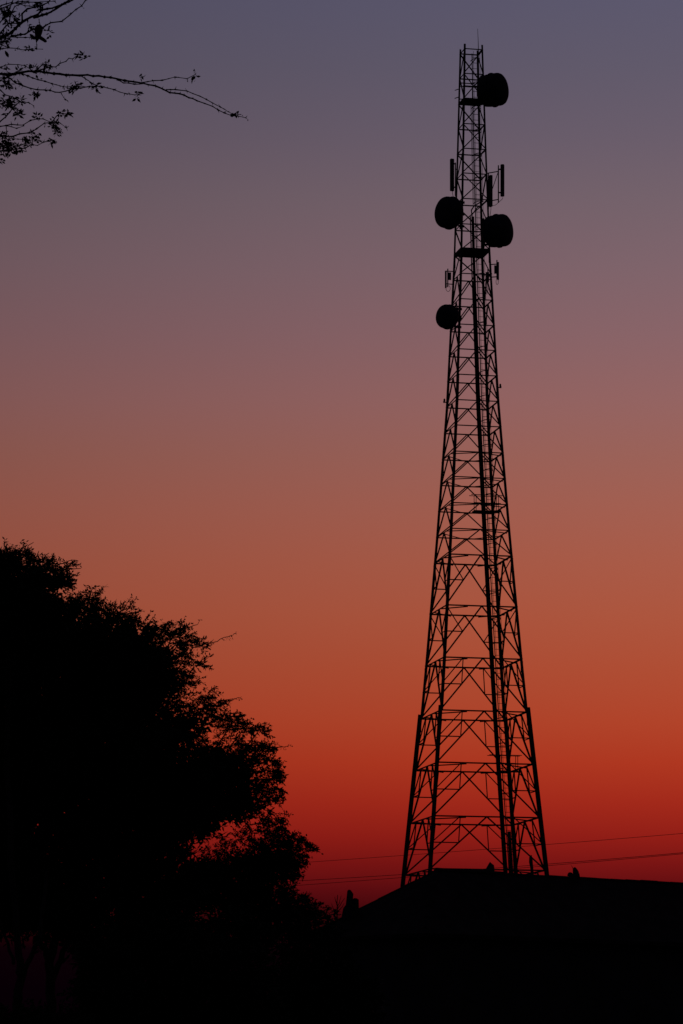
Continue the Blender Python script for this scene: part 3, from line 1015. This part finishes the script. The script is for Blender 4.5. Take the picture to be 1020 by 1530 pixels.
shrub(440, 62, [(425, 1370, 40, 24), (455, 1385, 45, 22), (470, 1430, 55, 40), (430, 1500, 60, 50)],
      'bushy black shrub sloping down to the broken chimney', 1.8, .14,
      [(428, 1330, 16, 9), (445, 1340, 16, 10), (462, 1350, 14, 9), (478, 1360, 12, 7), (492, 1366, 10, 5), (430, 1345, 30, 12), (460, 1362, 30, 10)])
tags = ['black shrub below the lower tree, left of the roof', 'black shrub in the shade under the large tree', 'black shrub right of the tree trunks',
        'low black shrub at the foot of the leftmost trunk', 'black shrub at the bottom centre, below the broken chimney']
shrub(340, 48, [(350, 1400, 60, 40), (340, 1460, 70, 50), (360, 1520, 70, 50), (340, 1590, 80, 60)], tags[0], 2.2, .12)
shrub(250, 47, [(250, 1420, 60, 40), (240, 1480, 65, 50), (255, 1540, 70, 50), (250, 1620, 80, 60)], tags[1], 2.2, .12)
shrub(160, 46, [(155, 1430, 42, 35), (160, 1480, 50, 45), (165, 1540, 60, 50), (150, 1620, 80, 60)], tags[2], 2.2, .12)
shrub(40, 44, [(20, 1545, 70, 30), (80, 1540, 60, 32), (40, 1610, 110, 60), (-20, 1540, 40, 30)], tags[3], 2.2, .12)
shrub(500, 58, [(470, 1480, 60, 50), (520, 1500, 50, 50), (480, 1570, 80, 60)], tags[4], 2.2, .12)
# sapling with bare upright twigs left of the chimney
SY = 64
root = ground_pt(503, SY)
sap = thing('sapling', root, 'thin bare sapling with upright twigs just left of the broken chimney', 'sapling')
mb = MB()
limb(mb, [root, P(503, 1420, SY), P(503.5, 1365, SY), P(503, 1350, SY), P(504.5, 1337, SY)], .02, .006, .004)
mb.build('stem', M_BARK, sap)
mb = MB()
for tw in ([(503, 1356), (507, 1349), (509.5, 1338)], [(503, 1360), (508, 1352), (515, 1342)], [(503, 1352), (501, 1346), (500, 1340)], [(503, 1365), (498, 1358), (495, 1350)],
           [(503, 1362), (510, 1357), (514, 1350)], [(503, 1366), (499, 1362), (492, 1358)]):
    limb(mb, [P(x, y, SY) for x, y in tw], .010, .004, .004, 3)
mb.build('twigs', M_BARK, sap)

# ------------------------------------------------------------------ near tree whose branches enter at the top left
BD = 13.0
root = Vector((-3.3, BD + .3, 0))
near = thing('thorn_tree', root, 'nearer thorn tree reaching bare twiggy branches in from the top left corner', 'tree')
BR = [  # (start radius px, end radius px, polyline)
    (4.0, 2.2, [(-30, 70), (-3, 58), (11, 52), (23, 43), (33, 32), (45, 26), (56, 22)]),
    (2.2, 1.0, [(56, 22), (62, 15), (78, 12), (92, 6), (101, 1), (112, -6)]),
    (2.6, 1.5, [(50, 26), (69, 21), (83, 14), (97, 5), (108, 0), (118, -7)]),
    (1.8, .9, [(16, 53), (37, 51), (50, 44), (66, 41), (75, 34), (92, 32), (104, 23), (113, 15), (122, 8), (128, 0), (133, -8)]),
    (1.8, .9, [(33, 32), (33, 20), (40, 14), (52, 11), (60, 8), (72, 3), (78, -5)]),
    (1.5, .8, [(-8, 58), (0, 50), (8, 40), (14, 35), (26, 34), (33, 32)]),
    (1.5, .8, [(-6, 42), (0, 34), (8, 23), (14, 12), (18, 4), (21, -5)]),
    (1.1, .4, [(-8, 74), (0, 74), (11, 71), (25, 73), (38, 75), (54, 74), (64, 73.5)]),
    (1.1, .5, [(14, 55), (24, 55.5), (38, 56), (52, 55)]),
    (1.4, .7, [(-6, 16), (0, 13), (13, 8), (26, 3), (41, 2)]),
    (1.0, .5, [(-6, 66), (2, 67), (8, 69), (14, 71)]),
    (1.2, .6, [(14, 30), (16, 20), (22, 10), (30, 6), (44, 10), (56, 11)]),
    (1.2, .5, [(2, 8), (16, 4), (34, 4), (60, 3), (82, 2)]),
    # long bare branch
    (2.7, 1.4, [(-40, 104), (-4, 110), (13, 111.5), (29, 109.6), (42, 106.4), (55, 106), (71, 109), (89, 111), (108, 112), (130, 112.5), (164, 115.5),
                (186, 121), (212, 124), (231, 128.5), (253, 138), (268, 140)]),
    (1.5, .5, [(268, 140), (294, 150), (317, 160), (335, 168), (346, 173), (356, 174), (367, 176)]),
    (1.0, .5, [(248, 134), (261, 134), (279, 135.5), (298, 143), (317, 153.5), (335, 163), (346, 170), (360, 171)]),
    (1.1, .5, [(212, 123.5), (228, 121), (242, 120), (261, 115.5), (279, 116.5), (292, 111)]),
    (1.1, .7, [(176, 119), (184, 123), (200, 126), (216, 125)]),
    (1.3, .5, [(52, 107), (60, 104.5), (71, 101), (83, 99.5), (89, 95.6), (98, 92.4), (103, 87), (108, 87), (117, 81.5)]),
    (1.2, .9, [(50, 107), (56, 103), (64, 96), (74, 98)]),
    (.9, .5, [(-6, 102), (0, 100), (13, 96.5), (27, 96), (37, 98), (46, 104)]),
    (1.2, .6, [(5, 111), (22, 123), (45, 132), (67, 135), (89, 138.6), (108, 134), (134, 128.5), (160, 130), (179, 138), (201, 141.6), (208, 141)]),
    (1.0, .5, [(33, 110), (56, 119), (78, 125), (100, 130), (112, 128.5), (130, 130)]),
    (1.0, .6, [(120, 113), (127, 117), (138, 125), (149, 130)]),
    (.6, .3, [(91, 139), (95, 145), (100, 150)]),
    (.9, .5, [(-5, 118), (8, 117), (20, 113), (30, 110)]),
    # lower left twigs
    (1.1, .5, [(-6, 131), (0, 135), (8, 142), (18, 145), (28, 150.6), (33, 154), (42, 153), (50, 158)]),
    (1.4, .9, [(-8, 190), (-1, 183), (8, 175), (14, 167), (19, 162), (28, 153)]),
    (1.2, .6, [(-8, 189), (0, 189), (17, 186), (34, 187), (45, 180), (55, 177), (64, 178), (75, 182.5)]),
    (1.5, .6, [(-10, 203), (0, 203.5), (19, 205), (29, 200), (43, 198), (54, 193), (66, 185), (78, 182.5), (84, 173.5), (90, 169), (99, 170), (108, 174)]),
    (.7, .4, [(76, 182), (89, 184), (99, 191)]),
    (.8, .4, [(80, 183), (86, 190), (94, 199)]),
    (1.3, .5, [(-10, 224), (0, 226), (24, 223), (37, 222), (47, 215.6), (56, 217.5), (65, 214), (74, 211)]),
    (.8, .4, [(13, 206), (33, 208), (47, 209.5)]),
    (.8, .4, [(47, 217), (50, 207), (55, 201.6)]),
    (.8, .5, [(10, 188), (24, 192), (36, 188)]),
    (.7, .4, [(9, 190), (9.5, 197), (9.5, 203)]),
    (.8, .4, [(58, 28), (58.5, 33), (59, 37)]),
    (.7, .5, [(54, 62), (55, 67), (55, 73)]),
]
bs = BD / FPX
thorn_mb = MB()
lv = Leaves()
def leaf_at(px, py, Y, n, rpx, ll=8.0, lw=3.6):
    c = np.array(P(px, py, Y))
    st = c + rng.normal(0, .5, (n, 3)) * rpx * bs
    dr = rng.normal(0, 1, (n, 3)); dr /= np.linalg.norm(dr, axis=1, keepdims=True)
    lv.sprays(st, dr, np.full(n, 5 * bs), 3, ll * bs, lw * bs, 0)
for r0, r1, pl in BR:
    Y = BD + random.uniform(-.25, .25)
    pts = []
    for (xa, ya), (xb, yb) in zip(pl[:-1], pl[1:]):
        n = max(1, int(math.hypot(xb - xa, yb - ya) / random.uniform(5, 10)))
        for k in range(n): pts.append((xa + (xb - xa) * k / n, ya + (yb - ya) * k / n))
    pts.append(pl[-1])
    N_ = len(pts)
    W = []; R_ = []
    for i, (x, y) in enumerate(pts):
        t = i / max(1, N_ - 1)
        jit = 0.5 if 0 < i < N_ - 1 else 0
        Y += random.uniform(-.02, .02)
        W.append(P(x + random.gauss(0, jit * .6), y + random.gauss(0, jit), Y))
        rr = (r0 + (r1 - r0) * t) * .78 + .1
        R_.append(rr * bs * random.uniform(.9, 1.1))
    # knuckles at the nodes
    W2 = []; R2_ = []
    for i in range(N_):
        W2.append(W[i]); R2_.append(R_[i] * (random.uniform(1.3, 1.9) if random.random() < .35 else random.uniform(.95, 1.15)) + (.15 * bs if r0 < 2 else 0))
        if i < N_ - 1:
            W2.append(W[i] + (W[i + 1] - W[i]) * .3); R2_.append(R_[i] * .95)
            W2.append(W[i] + (W[i + 1] - W[i]) * .75); R2_.append(R_[i + 1] * .95)
    bm_ = MB(); bm_.tube(W2, R2_, 6); bm_.build('branch', M_BARK, near)
    for i in range(1, N_):
        x, y = pts[i]
        if x < -8: continue
        if random.random() < .6:
            dvec = (W[i] - W[i - 1]).normalized()
            for s in (1, -1):
                if random.random() < .55:
                    sd_ = Vector((random.gauss(0, .4), random.gauss(0, .4), s)) + dvec * .4
                    sd_.normalize()
                    thorn_mb.tube([W[i], W[i] + sd_ * random.uniform(2.2, 5.5) * bs], [.8 * bs, .2 * bs], 4)
        if random.random() < (.38 if r0 < 3 else .2):
            c = np.array(W[i])[None, :]
            d = rng.normal(0, 1, (1, 3)); d /= np.linalg.norm(d)
            lv.sprays(c, d, np.array([3 * bs]), random.choice((2, 3)), 4.5 * bs, 2.2 * bs, 0)
for px, py, n, r in [(10, 217, 26, 12), (20, 219, 12, 8), (37, 213, 9, 6), (50, 206, 8, 6), (79, 184, 9, 6), (88, 195, 7, 5), (77, 209, 6, 4), (14, 153, 16, 9), (8, 152, 8, 6),
                     (27, 167, 11, 6), (31, 152, 6, 4), (54, 141, 4, 3), (53, 143, 3, 2), (12, 125, 8, 7), (8, 120, 6, 6), (56, 175, 3, 2.5), (90, 168, 3, 2.5), (99, 170, 4, 3), (108, 134, 3, 4),
                     (114, 128, 5, 4), (0, 240, 2, 2), (10, 15, 8, 7), (12, 17, 5, 3), (11, 33, 6, 5), (22, 29, 3, 3), (60, 9, 7, 4), (44, 39, 4, 3), (71, 46, 5, 4), (8, 55, 16, 8), (3, 64, 6, 5),
                     (118, 82, 3, 3), (124, 86, 3, 3), (68, 97, 6, 5), (52, 103, 6, 5), (30, 105, 5, 5), (8, 108, 6, 6), (42, 73, 3, 2.5), (205, 140, 3, 3), (290, 112, 3, 2.5), (354, 171, 3, 3),
                     (209, 115, 2, 2.5), (110, 129, 5, 5), (143, 128, 5, 4), (24, 125, 4, 4), (5, 28, 5, 6), (3, 204, 8, 6), (28, 226, 3, 3), (10, 78, 1, 1)]:
    leaf_at(px, py, BD + random.uniform(-.12, .12), int(n * 1.7), r * .95)
tr = MB()
limb(tr, [root, root + Vector((.1, 0, 1.6)), root + Vector((.3, -.1, 3.2)), root + Vector((.7, -.1, 4.6)), P(-150, 160, BD)], .13, .05, .02)
trunk = tr.build('trunk', M_BARK, near)
tr = MB()
s0 = P(-150, 160, BD)
limb(tr, [s0, P(-90, 120, BD), P(-30, 70, BD)], .04, 5 * bs * .8, .005)
limb(tr, [s0, P(-95, 120, BD), P(-40, 104, BD)], .03, 3.4 * bs * .8, .005)
for e in ((-10, 203), (-10, 224), (-8, 189), (-6, 131), (-8, 190), (-8, 74), (-6, 42), (-6, 16), (-6, 66), (-6, 102), (-5, 118), (2, 8), (-8, 58)):
    limb(tr, [s0, P(-70, (160 + e[1]) / 2, BD), P(e[0], e[1], BD)], .012, .003, .004)
tr.build('limbs', M_BARK, near)
thorn_mb.build('thorns', M_BARK, near)['kind'] = 'stuff'
lv.build('leaves', M_LEAF, near)['kind'] = 'stuff'
# the lumpy seed pods hanging under the upper branches
def pod(pts, rad, name='seed_pod'):
    mb = MB(); Y = BD
    mb.tube([P(x, y, Y) for x, y in pts], [r * bs for r in rad], 10)
    mb.build(name, M_BARK, near, True)
pod([(59, 36.5), (58.6, 38), (58, 41), (57.5, 45), (57, 49), (56.5, 53), (55, 58), (54.5, 62.5)], [.6, 4.0, 6.2, 6.8, 6.2, 4.8, 3.4, .8])
pod([(57, 54), (61, 57), (65, 59.5), (68, 61.8), (69.5, 62.5)], [2, 3, 2.7, 2.4, .8])
pod([(52, 58), (49, 56), (46.5, 53), (44.5, 51)], [2, 3, 2.4, .8])
pod([(7.5, 76), (9, 79), (11, 82.5), (12.3, 85.5)], [.6, 2.2, 2.4, .6])
pod([(20, 26), (22, 29), (25, 33)], [.8, 2.6, 1.2])
